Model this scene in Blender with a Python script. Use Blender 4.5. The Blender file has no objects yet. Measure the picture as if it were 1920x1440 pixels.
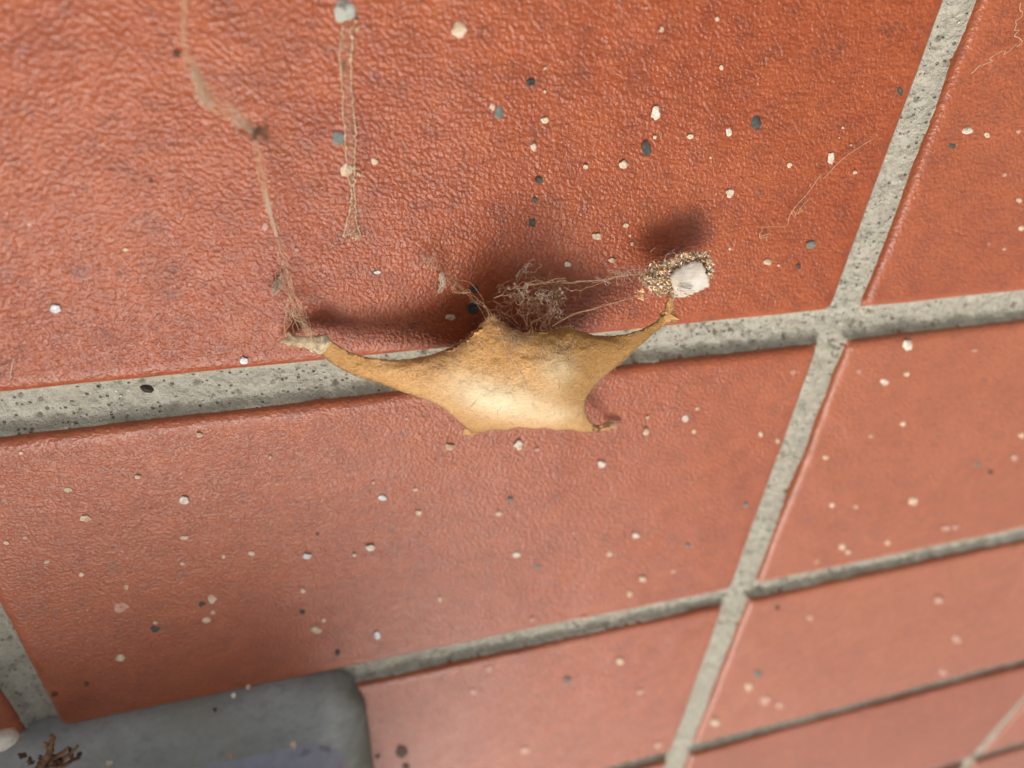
import bpy, math, random
import numpy as np
from mathutils import Vector, Matrix, geometry
from mathutils import noise as mnoise
C = bpy.context.scene
COL = C.collection
rng = random.Random(7)
nrng = np.random.default_rng(11)

# ------------------------------------------------------------------ camera
# one unit = one tile course (about 6 cm); the tiled face lies in the plane z = 0
RM = np.array([[0.96448437, 0.11223591, -0.23910876],
               [0.04792759, 0.81584796, 0.57627688],
               [0.25975535, -0.56726995, 0.78149341]])
CP = np.array([-1.17758267, 0.81744697, 1.18026142])
F = 1311.5
HS = .56
cam = bpy.data.cameras.new('camera'); camo = bpy.data.objects.new('camera', cam); COL.objects.link(camo)
camo.matrix_world = Matrix([list(RM[0]) + [CP[0]], list(RM[1]) + [CP[1]], list(RM[2]) + [CP[2]], [0, 0, 0, 1]])
cam.sensor_width = 36.0; cam.lens = F / 1920 * 36
cam.clip_start = 0.01; cam.clip_end = 200
cam.dof.use_dof = True; cam.dof.focus_distance = 1.34; cam.dof.aperture_fstop = 1.0
C.camera = camo
C.render.resolution_x = 1024; C.render.resolution_y = 768

# ------------------------------------------------------------------ light
SUN = Vector((-0.20, -0.57, 0.79)).normalized()
el = math.asin(SUN.z); az = math.atan2(SUN.x, SUN.y)
W = bpy.data.worlds.new("World"); C.world = W; W.use_nodes = True
nt = W.node_tree; bg = nt.nodes['Background']
sky = nt.nodes.new('ShaderNodeTexSky'); sky.sky_type = 'NISHITA'; sky.sun_disc = False
sky.sun_elevation = el; sky.sun_rotation = az
sky.dust_density = 6.0; sky.ozone_density = 0.5; sky.air_density = 0.8
hs = nt.nodes.new('ShaderNodeHueSaturation'); hs.inputs['Saturation'].default_value = 0.2   # a pale, clouded sky
nt.links.new(sky.outputs[0], hs.inputs['Color']); nt.links.new(hs.outputs[0], bg.inputs['Color'])
bg.inputs['Strength'].default_value = 0.11
sl = bpy.data.lights.new('sun', 'SUN'); so = bpy.data.objects.new('sun', sl); COL.objects.link(so)
sl.energy = 1.45; sl.angle = math.radians(33); sl.color = (1.0, 0.95, 0.87)
so.rotation_euler = SUN.to_track_quat('Z', 'Y').to_euler(); so.location = SUN * 8
C.view_settings.view_transform = 'Standard'; C.view_settings.look = 'None'
C.view_settings.exposure = 0.55; C.view_settings.gamma = 1.0
C.render.engine = 'CYCLES'

# ------------------------------------------------------------------ helpers
def P(x, y, h=0.0):
    """where the line of sight through photo point (x, y) is h above the tiles"""
    d = RM @ np.array([x - 960.0, 720.0 - y, -F])
    if h > .05 and y < 1000: h = .05 + (h - .05) * HS
    return CP + (h - CP[2]) / d[2] * d
def upx(x, y, h=0.0):
    """units per photo pixel there (across the view)"""
    p = P(x, y, h); return float(np.linalg.norm(p - CP)) / F * 1.0
def sstep(a, b, x):
    t = np.clip((x - a) / (b - a), 0, 1); return t * t * (3 - 2 * t)

def mesh_obj(name, verts, faces, m, parent=None, smooth=True, origin=None):
    v = np.asarray(verts, float)
    if origin is None:
        origin = v.mean(0) if parent is None else np.zeros(3)
    me = bpy.data.meshes.new(name)
    me.from_pydata((v - np.asarray(origin)).tolist(), [], faces)
    me.polygons.foreach_set('use_smooth', [smooth] * len(me.polygons))
    if m: me.materials.append(m)
    me.update()
    o = bpy.data.objects.new(name, me); COL.objects.link(o)
    if parent:
        o.parent = parent; o.location = Vector(origin) - parent.location
    else:
        o.location = origin
    return o
def empty(name, loc):
    o = bpy.data.objects.new(name, None); COL.objects.link(o); o.location = Vector(loc); o.empty_display_size = 0.05
    return o
def part(name, verts, faces, m, parent, smooth=True):
    return mesh_obj(name, verts, faces, m, parent, smooth, origin=np.array(parent.location))
def tag(o, label=None, cat=None, group=None, kind=None):
    if label: o['label'] = label
    if cat: o['category'] = cat
    if group: o['group'] = group
    if kind: o['kind'] = kind
    return o

class MB:
    def __init__(s): s.v = []; s.f = []
    def add(s, v, f):
        n = len(s.v); s.v += [tuple(map(float, p)) for p in v]; s.f += [tuple(i + n for i in q) for q in f]
    def tube(s, pts, r, k=4):
        pts = np.asarray(pts, float); n = len(pts)
        if n < 2: return
        rr = np.broadcast_to(np.asarray(r, float), (n,))
        t = np.gradient(pts, axis=0); t /= np.linalg.norm(t, axis=1)[:, None] + 1e-12
        a = np.cross(t, [0.31, 0.22, 0.93]); bad = np.linalg.norm(a, axis=1) < 1e-4
        a[bad] = np.cross(t[bad], [1, 0, 0]); a /= np.linalg.norm(a, axis=1)[:, None]
        b = np.cross(t, a)
        v = []
        for i in range(n):
            for j in range(k):
                w = 2 * math.pi * j / k
                v.append(pts[i] + rr[i] * (math.cos(w) * a[i] + math.sin(w) * b[i]))
        f = [(i * k + j, i * k + (j + 1) % k, (i + 1) * k + (j + 1) % k, (i + 1) * k + j) for i in range(n - 1) for j in range(k)]
        f += [tuple(range(k - 1, -1, -1)), tuple(range((n - 1) * k, n * k))]
        s.add(v, f)
    def chip(s, c, r, flat=0.6, n=None, rg=rng):
        """an irregular crumb: a jittered octahedron"""
        ax = np.array([[1, 0, 0], [0, 1, 0], [-1, 0, 0], [0, -1, 0], [0, 0, 1], [0, 0, -1]], float)
        q = np.array(Matrix.Rotation(rg.uniform(0, 6.28), 3, Vector((rg.gauss(0, 1), rg.gauss(0, 1), rg.gauss(0, 1))).normalized()))
        v = ax * np.array([[rg.uniform(.6, 1.4)] for _ in ax]) * np.array([1, rg.uniform(.4, 1), flat]) * r
        v = v @ q.T + np.asarray(c)
        s.add(v, [(0, 1, 4), (1, 2, 4), (2, 3, 4), (3, 0, 4), (1, 0, 5), (2, 1, 5), (3, 2, 5), (0, 3, 5)])
    def build(s, name, m, parent=None, smooth=True):
        if parent is None: return mesh_obj(name, s.v, s.f, m, None, smooth)
        return part(name, s.v, s.f, m, parent, smooth)

def spline(pts, n):
    """Catmull-Rom through pts, n samples"""
    p = np.asarray(pts, float); p = np.vstack([2 * p[0] - p[1], p, 2 * p[-1] - p[-2]])
    m = len(p) - 3; out = []
    for t in np.linspace(0, m - 1e-6, n):
        i = int(t); u = t - i; a, b, c, d = p[i:i + 4]
        out.append(.5 * ((2 * b) + (-a + c) * u + (2 * a - 5 * b + 4 * c - d) * u * u + (-a + 3 * b - 3 * c + d) * u ** 3))
    return np.array(out)
def wob(n, amp, steps, rg=nrng):
    """smooth random offsets (n, 3)"""
    k = rg.normal(0, 1, (steps + 3, 3)); k[0] = 0; k[-1] = 0
    return spline(k, n) * amp

# value noise on numpy grids
_perm = nrng.random((256, 256))
def vnoise(x, y):
    xi = np.floor(x).astype(int); yi = np.floor(y).astype(int); fx = x - xi; fy = y - yi
    fx = fx * fx * (3 - 2 * fx); fy = fy * fy * (3 - 2 * fy)
    g = lambda a, b: _perm[a & 255, b & 255]
    return ((g(xi, yi) * (1 - fx) + g(xi + 1, yi) * fx) * (1 - fy) + (g(xi, yi + 1) * (1 - fx) + g(xi + 1, yi + 1) * fx) * fy) * 2 - 1
def fbm(x, y, o=3):
    s = 0; a = 1
    for k in range(o): s = s + a * vnoise(x * 2 ** k + 17.3 * k, y * 2 ** k + 5.1 * k); a *= .5
    return s

# ------------------------------------------------------------------ materials
class NB:
    def __init__(s, name, rough=.6, spec=.5):
        s.m = bpy.data.materials.new(name); s.m.use_nodes = True; s.t = s.m.node_tree; s.b = s.t.nodes['Principled BSDF']
        s.b.inputs['Roughness'].default_value = rough; s.b.inputs['Specular IOR Level'].default_value = spec
        s.pos = s.t.nodes.new('ShaderNodeNewGeometry').outputs['Position']
    def n(s, k, **kw):
        x = s.t.nodes.new(k)
        for a, v in kw.items(): setattr(x, a, v)
        return x
    def l(s, a, b): s.t.links.new(a, b)
    def map(s, scale, off=(0, 0, 0), rot=(0, 0, 0)):
        x = s.n('ShaderNodeMapping'); x.inputs['Scale'].default_value = scale; x.inputs['Location'].default_value = off
        x.inputs['Rotation'].default_value = rot; s.l(s.pos, x.inputs[0]); return x.outputs[0]
    def noise(s, scale, detail=3, rough=.5, vec=None, dist=0):
        x = s.n('ShaderNodeTexNoise'); x.inputs['Scale'].default_value = scale; x.inputs['Detail'].default_value = detail
        x.inputs['Roughness'].default_value = rough; x.inputs['Distortion'].default_value = dist
        s.l(vec if vec is not None else s.pos, x.inputs['Vector']); return x.outputs['Fac']
    def vor(s, scale, feat='F1', vec=None, out='Distance', rand=1.0):
        x = s.n('ShaderNodeTexVoronoi'); x.feature = feat; x.inputs['Scale'].default_value = scale
        x.inputs['Randomness'].default_value = rand
        s.l(vec if vec is not None else s.pos, x.inputs['Vector']); return x.outputs[out]
    def ramp(s, fac, stops, interp='LINEAR'):
        x = s.n('ShaderNodeValToRGB'); x.color_ramp.interpolation = interp; e = x.color_ramp.elements
        while len(e) < len(stops): e.new(.5)
        for q, (p, c) in zip(e, stops):
            q.position = p; q.color = (c, c, c, 1) if isinstance(c, (int, float)) else (*c, 1)
        s.l(fac, x.inputs[0]); return x.outputs[0]
    def mix(s, fac, a, b, mode='MIX'):
        x = s.n('ShaderNodeMix', data_type='RGBA', blend_type=mode)
        for k, v in ((0, fac), (6, a), (7, b)):
            if isinstance(v, (int, float)): x.inputs[k].default_value = v
            elif isinstance(v, tuple): x.inputs[k].default_value = (*v, 1)
            else: s.l(v, x.inputs[k])
        return x.outputs[2]
    def math(s, op, a, b=0.0):
        x = s.n('ShaderNodeMath', operation=op)
        for k, v in ((0, a), (1, b)):
            if isinstance(v, (int, float)): x.inputs[k].default_value = v
            else: s.l(v, x.inputs[k])
        return x.outputs[0]
    def col(s, c):
        if isinstance(c, tuple): s.b.inputs['Base Color'].default_value = (*c, 1)
        else: s.l(c, s.b.inputs['Base Color'])
    def rough(s, r): s.l(r, s.b.inputs['Roughness'])
    def bump(s, h, strength=.3, dist=.005, prev=None):
        x = s.n('ShaderNodeBump'); x.inputs['Strength'].default_value = strength; x.inputs['Distance'].default_value = dist
        s.l(h, x.inputs['Height'])
        if prev is not None: s.l(prev, x.inputs['Normal'])
        s.l(x.outputs[0], s.b.inputs['Normal']); return x.outputs[0]

def mat_tile():
    s = NB('glazed_brick_red', .42, .42)
    info = s.n('ShaderNodeObjectInfo')
    big = s.noise(2.3, 4, .6); mid = s.noise(17, 4, .65); fine = s.noise(85, 3, .6)
    c = s.ramp(mid, [(.25, (.182, .034, .0092)), (.5, (.270, .053, .0138)), (.75, (.345, .077, .020))])
    c = s.mix(s.ramp(big, [(.35, 0.0), (.7, .55)]), c, (.37, .095, .029))
    c = s.mix(s.ramp(s.noise(24, 4, .7, s.map((1, 1, 1), (3, 1, 0))), [(.54, 0.0), (.72, .70)]), c, (.135, .043, .026))   # dark iron mottling
    c = s.mix(s.ramp(fine, [(.3, .45), (.55, 0.0)]), c, (.18, .030, .010))
    c = s.mix(s.ramp(s.noise(150, 2, .5), [(.62, 0.0), (.8, .28)]), c, (.42, .17, .09))
    sc = s.n('ShaderNodeSeparateColor'); s.l(info.outputs['Color'], sc.inputs[0])     # each tile has its own share of a paler tint
    c = s.mix(s.math('SUBTRACT', 1.0, sc.outputs[0]), c, s.mix(.5, c, (.50, .21, .125)))
    hsv = s.n('ShaderNodeHueSaturation'); s.l(c, hsv.inputs['Color'])
    s.l(s.math('ADD', s.math('MULTIPLY', info.outputs['Random'], .16), .93), hsv.inputs['Value'])
    s.col(hsv.outputs[0])
    s.rough(s.ramp(s.noise(30, 3), [(.3, .28), (.7, .42)]))
    s.b.inputs['Sheen Weight'].default_value = .22; s.b.inputs['Sheen Roughness'].default_value = .3; s.b.inputs['Sheen Tint'].default_value = (1, .80, .68, 1)   # dust
    h1 = s.noise(150, 1, .4); h2 = s.noise(84, 1, .4); h3 = s.noise(270, 2, .5)
    h = s.math('ADD', s.math('ADD', s.math('MULTIPLY', h1, 1.0), s.math('MULTIPLY', h2, .4)), s.math('MULTIPLY', h3, .35))
    wear = s.n('ShaderNodeAttribute'); wear.attribute_name = 'wear'      # the rims are rubbed smooth
    h = s.math('MULTIPLY', s.math('SUBTRACT', h, .85), s.math('SUBTRACT', 1.0, wear.outputs['Fac']))
    b = s.bump(s.noise(9, 2), .15, .02)
    s.bump(h, .52, .0066, b)
    return s.m
def mat_mortar():
    s = NB('sandy_grey_mortar', .92, .25)
    c = s.ramp(s.noise(34, 6, .78), [(.3, (.285, .262, .205)), (.5, (.385, .356, .285)), (.72, (.465, .434, .355))])
    c = s.mix(s.ramp(s.noise(4, 3), [(.45, 0.0), (.7, .5)]), c, (.36, .33, .25))
    v = s.vor(95, 'F1', None, 'Color')
    sep = s.n('ShaderNodeSeparateColor'); s.l(v, sep.inputs[0])
    d = s.vor(95)
    spot = s.ramp(d, [(.18, 1.0), (.32, 0.0)])
    dark = s.math('MULTIPLY', spot, s.ramp(sep.outputs[0], [(.66, 0.0), (.68, 1.0)], 'CONSTANT'))
    lite = s.math('MULTIPLY', spot, s.ramp(sep.outputs[1], [(.84, 0.0), (.86, 1.0)], 'CONSTANT'))
    c = s.mix(s.math('MULTIPLY', dark, .65), c, (.075, .068, .055)); c = s.mix(s.math('MULTIPLY', lite, .8), c, (.62, .60, .55))
    c = s.mix(s.ramp(s.noise(190, 2), [(.58, 0.0), (.75, .5)]), c, (.26, .24, .195))
    s.col(c)
    h = s.math('SUBTRACT', s.math('ADD', s.noise(130, 3, .6), s.math('MULTIPLY', lite, .6)), s.math('MULTIPLY', dark, 1.6))
    s.bump(h, .8, .008)
    return s.m
def mat_simple(name, c1, c2, scale=60, rough=.8, bump=.4, dist=.004, spec=.35, c3=None):
    s = NB(name, rough, spec)
    c = s.ramp(s.noise(scale, 4, .65), [(.32, c1), (.68, c2)])
    if c3: c = s.mix(s.ramp(s.noise(scale * 1.7, 3), [(.56, 0.0), (.68, 1.0)]), c, c3)
    s.col(c)
    if bump: s.bump(s.noise(scale * 2.2, 3), bump, dist)
    return s.m
def mat_silk(name, c, alpha=1.0, trans=.25, rough=.6):
    s = NB(name, rough, .3); s.col(c)
    out = s.t.nodes['Material Output']
    tr = s.n('ShaderNodeBsdfTranslucent'); tr.inputs[0].default_value = (*c, 1)
    mx = s.n('ShaderNodeMixShader'); mx.inputs[0].default_value = trans
    s.l(s.b.outputs[0], mx.inputs[1]); s.l(tr.outputs[0], mx.inputs[2]); last = mx.outputs[0]
    if alpha < 1:
        tp = s.n('ShaderNodeBsdfTransparent'); m2 = s.n('ShaderNodeMixShader'); m2.inputs[0].default_value = alpha
        s.l(tp.outputs[0], m2.inputs[1]); s.l(last, m2.inputs[2]); last = m2.outputs[0]
    s.l(last, out.inputs[0]); return s.m
def mat_sac():
    s = NB('papery_tan_silk', .62, .22)
    at = s.n('ShaderNodeAttribute'); at.attribute_name = 'thin'      # pale silk stretched over the eggs, with the ridge's highlight painted in
    tone = s.n('ShaderNodeAttribute'); tone.attribute_name = 'tone'
    fibre = s.noise(70, 5, .7, s.map((1.0, 3.2, 2.0), (0, 0, 0), (0, 0, .5)))
    fibre2 = s.noise(120, 4, .7, s.map((2.6, .8, 1.0), (4, 2, 0), (0, 0, -.6)))
    blot = s.noise(14, 5, .7); fuzz = s.noise(190, 3, .65, s.map((1, 1.6, 1), (0, 0, 0), (0, 0, .3)))
    c = s.ramp(blot, [(.25, (.50, .23, .068)), (.5, (.69, .35, .118)), (.75, (.80, .455, .18))])
    c = s.mix(s.ramp(fuzz, [(.35, .65), (.52, 0.0)]), c, (.27, .13, .045)); c = s.mix(s.ramp(fuzz, [(.52, 0.0), (.7, .5)]), c, (.74, .50, .27))
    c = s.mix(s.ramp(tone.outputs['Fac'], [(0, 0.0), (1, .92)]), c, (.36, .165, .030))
    c = s.mix(s.ramp(fibre, [(.5, 0.0), (.72, .55)]), c, (.72, .47, .23))
    c = s.mix(s.ramp(fibre2, [(.56, 0.0), (.75, .45)]), c, (.27, .135, .045))
    th = s.math('MULTIPLY', at.outputs['Fac'], s.ramp(s.math('ADD', s.math('MULTIPLY', fibre, .6), s.math('MULTIPLY', blot, .4)), [(.30, .55), (.55, 1.0)]))
    c = s.mix(th, c, (.86, .71, .45))
    c = s.mix(s.ramp(s.noise(46, 4, .75), [(.66, 0.0), (.78, .6)]), c, (.26, .125, .04))
    s.col(c)
    crum = s.noise(34, 4, .6, None, 1.4)
    s.b.inputs['Sheen Weight'].default_value = .25; s.b.inputs['Sheen Roughness'].default_value = .5
    s.b.inputs['Sheen Tint'].default_value = (1, .85, .6, 1)
    b = s.bump(s.math('ABSOLUTE', s.math('SUBTRACT', crum, .5)), .55, .014)
    s.bump(s.math('ADD', s.math('ADD', fibre, s.math('MULTIPLY', fibre2, .7)), s.math('MULTIPLY', fuzz, .6)), .6, .004, b)
    tl = s.n('ShaderNodeBsdfTranslucent'); s.l(c, tl.inputs[0]); mx = s.n('ShaderNodeMixShader'); mx.inputs[0].default_value = .10
    s.l(s.b.outputs[0], mx.inputs[1]); s.l(tl.outputs[0], mx.inputs[2]); s.l(mx.outputs[0], s.t.nodes['Material Output'].inputs[0])
    return s.m
M = {
    'tile': mat_tile(), 'mortar': mat_mortar(), 'sac': mat_sac(),
    'cream': mat_simple('chalky_cream', (.40, .25, .15), (.72, .58, .42), 75, .9, .8, .004, .3),
    'white': mat_simple('chalky_white', (.46, .34, .24), (.74, .67, .57), 75, .85, .7, .004, .35),
    'glassy': mat_simple('pale_glassy_grit', (.30, .30, .30), (.74, .74, .72), 55, .28, .6, .006, .6),
    'grey': mat_simple('dry_grey_crust', (.22, .22, .185), (.44, .435, .37), 40, .85, .7, .005, .3, (.16, .15, .12)),
    'black': mat_simple('black_crust', (.028, .029, .026), (.095, .098, .085), 60, .85, .7, .005, .2),
    'slate': mat_simple('slate_grey_crust', (.11, .12, .105), (.21, .215, .19), 60, .85, .6, .004, .2),
    'faint': mat_simple('faint_pinkish_film', (.40, .19, .13), (.55, .34, .26), 45, .7, .4, .003, .35),
    'brown': mat_simple('dark_brown_dirt', (.05, .025, .014), (.13, .062, .032), 50, .75, .6, .005, .35),
    'ledge': None,
}
def mat_ledge():
    s = NB('weathered_grey_coating', .85, .2)
    c = s.ramp(s.noise(7, 5, .7), [(.3, (.25, .25, .228)), (.55, (.335, .335, .31)), (.75, (.40, .40, .375))])
    c = s.mix(s.ramp(s.noise(34, 5, .75), [(.50, 0.0), (.72, .6)]), c, (.20, .20, .175))
    c = s.mix(s.ramp(s.noise(3.2, 3), [(.5, 0.0), (.68, .55)]), c, (.26, .25, .19))
    c = s.mix(s.ramp(s.noise(80, 2), [(.68, 0.0), (.76, .6)]), c, (.42, .41, .38))
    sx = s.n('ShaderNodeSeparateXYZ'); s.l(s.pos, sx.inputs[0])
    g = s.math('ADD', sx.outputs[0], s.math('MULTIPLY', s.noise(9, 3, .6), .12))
    c = s.mix(s.ramp(s.math('ADD', g, 2.0), [(.76, 0.0), (.85, .75)]), c, (.085, .078, .045))   # greenish staining plus painted shade on the ledge's right end
    s.col(c); s.bump(s.noise(60, 4, .65), .6, .008); return s.m
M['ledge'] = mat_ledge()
M['ledge_body'] = mat_simple('sky_tinted_grey', (.25, .26, .30), (.34, .35, .40), 14, .55, .25, .006, .4, (.20, .20, .21))  # blue of the reflected sky is put into this colour

# ------------------------------------------------------------------ the tiled face
TW, JV, JH = 1.98331, 0.08793, 0.0951
def h_edge(i, s):      # v of the edge of course joint i; s=+1 the tile above it, -1 the tile below
    t = {(0, 1): (-.0019, .0476), (0, -1): (.0001, -.0482), (-1, 1): (.0029, -.9568), (-1, -1): (.0084, -1.0476),
         (-2, 1): (.0039, -1.959), (-2, -1): (.0036, -2.0383)}
    return t.get((i, s), (0.0, i + s * JH / 2 * .9))
def v_edge(j, s):
    t = {(0, -1): (.0097, -.0428), (0, 1): (.0027, .0443), (1, -1): (.0198, 2.0063), (-1, 1): (.0404, -1.9101)}
    return t.get((j, s), (0.0, j * TW + s * JV / 2))
def isect(h, v):
    a, b = h; c, d = v          # y = a x + b ; x = c y + d
    y = (a * d + b) / (1 - a * c); return np.array([c * y + d, y])

wall = empty('tiled_wall', (0, 0, -0.15))
tag(wall, 'red brick tiles laid in a grid with wide sandy grey mortar joints', 'tiled wall', None, 'structure')

def axis(n, r):
    """0..1 with extra lines close to both ends (r = bevel in 0..1)"""
    e = np.array([0, .12, .28, .5, .75, 1.0]) * r
    return np.concatenate([e, np.linspace(r, 1 - r, n)[1:-1], (1 - e)[::-1]])
def make_tile(i, j, fine):
    # course i lies between joint i (below it) and joint i+1 ; column j between upright joints j-1 and j
    bl = isect(h_edge(i, 1), v_edge(j - 1, 1)); br = isect(h_edge(i, 1), v_edge(j, -1))
    tl = isect(h_edge(i + 1, -1), v_edge(j - 1, 1)); tr = isect(h_edge(i + 1, -1), v_edge(j, -1))
    nx, ny = (130, 66) if fine else (22, 12)
    R = .024
    s = axis(nx, R / 1.9); t = axis(ny, R / .9)
    Sg, Tg = np.meshgrid(s, t)
    X = (bl * 1)[0] * (1 - Sg) * (1 - Tg) + br[0] * Sg * (1 - Tg) + tl[0] * (1 - Sg) * Tg + tr[0] * Sg * Tg
    Y = bl[1] * (1 - Sg) * (1 - Tg) + br[1] * Sg * (1 - Tg) + tl[1] * (1 - Sg) * Tg + tr[1] * Sg * Tg
    dx = np.minimum(Sg, 1 - Sg) * 1.9; dy = np.minimum(Tg, 1 - Tg) * .9
    ex = np.clip(1 - dx / R, 0, 1); ey = np.clip(1 - dy / R, 0, 1)
    q = np.clip(np.sqrt(ex ** 2 + ey ** 2), 0, 1)
    o = 31.7 * i + 13.1 * j
    Z = -.013 * (1 - np.sqrt(np.clip(1 - q * q, 0, 1)))
    Z += .0035 * fbm(X * 1.7 + o, Y * 1.7 - o, 2) + .0016 * fbm(X * 9 + o, Y * 9, 2) * (1 - .5 * q)
    k = np.clip(1 - np.minimum(dx, dy) / .05, 0, 1)
    X = X + .0009 * k * fbm(Y * 11 + o, X * 3 + 2 * o, 3); Y = Y + .0009 * k * fbm(X * 11 + o, Y * 3 + 5 * o, 3)
    ny_, nx_ = X.shape
    V = np.stack([X, Y, Z], -1).reshape(-1, 3)
    idx = np.arange(nx_ * ny_).reshape(ny_, nx_)
    f = np.stack([idx[:-1, :-1], idx[:-1, 1:], idx[1:, 1:], idx[1:, :-1]], -1).reshape(-1, 4).tolist()
    ring = list(idx[0, :]) + list(idx[1:, -1]) + list(idx[-1, -2::-1]) + list(idx[-2:0:-1, 0])
    base = V[ring].copy(); base[:, 2] = -.13; n0 = len(V)
    V = np.vstack([V, base]); m = len(ring)
    f += [(int(ring[a]), n0 + a, n0 + (a + 1) % m, int(ring[(a + 1) % m])) for a in range(m)]
    o = part('tile', V, f, M['tile'], wall)
    tn = {(0, 0): 0, (-1, 0): .28, (-2, 0): .32, (0, 1): .22, (-1, 1): .5, (-2, 1): .55}.get((i, j), .2 + .3 * rng.random())
    o.color = (1 - tn, 1, 1, 1)
    a = o.data.attributes.new('wear', 'FLOAT', 'POINT')
    wr = np.clip(1 - np.minimum(dx, dy) / .034, 0, 1).reshape(-1)
    a.data.foreach_set('value', np.concatenate([np.clip(wr * 1.2, 0, .38), np.ones(m) * .9]).astype(np.float32))
for i in range(-6, 3):
    for j in range(-2, 4):
        make_tile(i, j, i in (-1, 0, -2) and j in (0, 1))

PITS = nrng.random((5200, 3))
def mortar_patch(u0, u1, v0, v1, st, skip=None, pits=False):
    nu = int(round((u1 - u0) / st)) + 1; nv = int(round((v1 - v0) / st)) + 1
    U, Vv = np.meshgrid(np.linspace(u0, u1, nu), np.linspace(v0, v1, nv))
    eh = np.full(U.shape, -9.0); ev = np.full(U.shape, -9.0)
    for i in range(-7, 4):
        a, b = h_edge(i, 1); c, d = h_edge(i, -1)
        eh = np.maximum(eh, np.minimum(a * U + b - Vv, Vv - c * U - d))
    for j in range(-3, 5):
        a, b = v_edge(j, 1); c, d = v_edge(j, -1)
        ev = np.maximum(ev, np.minimum(a * Vv + b - U, U - c * Vv - d))
    e = np.maximum(eh, ev)
    c = .024
    wv = .003 * fbm(U * 14, Vv * 14, 2)
    Z = -.0150 - .021 * (1 - np.clip(1 - np.clip(e + wv, 0, None) / c, 0, 1) ** 2)
    Z += .0042 * fbm(U * 26, Vv * 26, 3) * sstep(.002, .03, e) + .0022 * sstep(-.012, .012, e) * fbm(U * 95, Vv * 95, 2)
    if pits:
        P0 = PITS.copy(); P0[:, 0] = u0 + P0[:, 0] * (u1 - u0); P0[:, 1] = v0 + P0[:, 1] * (v1 - v0)
        for x, y, s in P0:
            r = .0040 + .005 * s ** 6
            a0 = int((x - r - u0) / st); a1 = int((x + r - u0) / st) + 2; b0 = int((y - r - v0) / st); b1 = int((y + r - v0) / st) + 2
            if a0 < 0 or b0 < 0: continue
            uu = U[b0:b1, a0:a1]; vv = Vv[b0:b1, a0:a1]
            if uu.size == 0: continue
            d = np.hypot(uu - x, vv - y) / r
            sgn = -1 if s > .25 else .55
            Z[b0:b1, a0:a1] += sgn * .0075 * (.5 + s) * np.clip(1 - d * d, 0, 1)
    keep = e > -.016
    kq = keep[:-1, :-1] | keep[1:, :-1] | keep[:-1, 1:] | keep[1:, 1:]
    if skip:
        cu = U[:-1, :-1] + st / 2; cv = Vv[:-1, :-1] + st / 2
        kq &= ~((cu > skip[0]) & (cu < skip[1]) & (cv > skip[2]) & (cv < skip[3]))
    idx = np.arange(U.size).reshape(U.shape)
    f = np.stack([idx[:-1, :-1], idx[:-1, 1:], idx[1:, 1:], idx[1:, :-1]], -1)[kq]
    used, inv = np.unique(f, return_inverse=True)
    V = np.stack([U, Vv, Z], -1).reshape(-1, 3)[used]
    part('mortar', V, inv.reshape(-1, 4).tolist(), M['mortar'], wall)
mortar_patch(-2.3, .7, -1.2, .8, .004, None, True)
mortar_patch(-5.9, 7.9, -6.2, 3.0, .0125, (-2.3, .7, -1.2, .8))

# ------------------------------------------------------------------ the grey ledge
def make_ledge():
    ux, uy = -1.205, -.955          # right end and upper edge on the tiles
    x0, y0 = -3.6, -2.6
    rc = .19
    prof = [(0, -.10), (0, -.012), (.004, .010), (.014, .026), (.030, .040), (.055, .053), (.09, .066), (.13, .078), (.158, .086),
            (.168, .091), (.180, .102), (.22, .145), (.27, .21), (.33, .36), (.36, .62), (.38, .92), (.41, 1.22), (.46, 1.5), (.55, 1.62)]  # tall upper rings, out of view, are added to cast shade on the tiles
    nseg = 14
    V = []; f = []
    def ring(d):
        dr = .42 * d if d < .17 else .0714 + .2 * (d - .17)
        xa, xb, ya, yb = x0 + d, ux - dr, y0 + d, uy - d; r = max(rc - d * .25, .02); out = []
        for cx, cy, a0 in ((xb - r, yb - r, 0), (xa + r, yb - r, 90), (xa + r, ya + r, 180), (xb - r, ya + r, 270)):
            for k in range(nseg):
                w = math.radians(a0 + 90 * k / (nseg - 1)); out.append((cx + r * math.cos(w), cy + r * math.sin(w)))
        # extra points along the long upper side so that it can be slightly uneven
        res = []
        for a in range(len(out)):
            b = (a + 1) % len(out); L = math.dist(out[a], out[b]); m = 24 if (a + 1) % nseg == 0 else 1
            for q in range(m): res.append((out[a][0] + (out[b][0] - out[a][0]) * q / m, out[a][1] + (out[b][1] - out[a][1]) * q / m))
        return res
    n = None
    for d, z in prof:
        rg = ring(d); n = len(rg)
        for x, y in rg:
            V.append((x, y, z + .004 * mnoise.noise((x * 4, y * 4, z * 9)) + .0022 * mnoise.noise((x * 25, y * 25, z * 25))))
    F1 = []; F2 = []
    for a in range(len(prof) - 1):
        for k in range(n):
            (F1 if a < 9 else F2).append((a * n + k, a * n + (k + 1) % n, (a + 1) * n + (k + 1) % n, (a + 1) * n + k))
    F2.append(tuple((len(prof) - 1) * n + k for k in range(n)))
    root = empty('ledge', (-2.0, -1.5, 0))
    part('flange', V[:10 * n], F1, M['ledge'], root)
    part('shade_casting_body', V[9 * n:], [tuple(q - 9 * n for q in f) for f in F2], M['ledge_body'], root)
    return root
ledge = tag(make_ledge(), 'grey rounded ledge sticking out of the tiles, litter lying on it', 'ledge')

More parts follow.
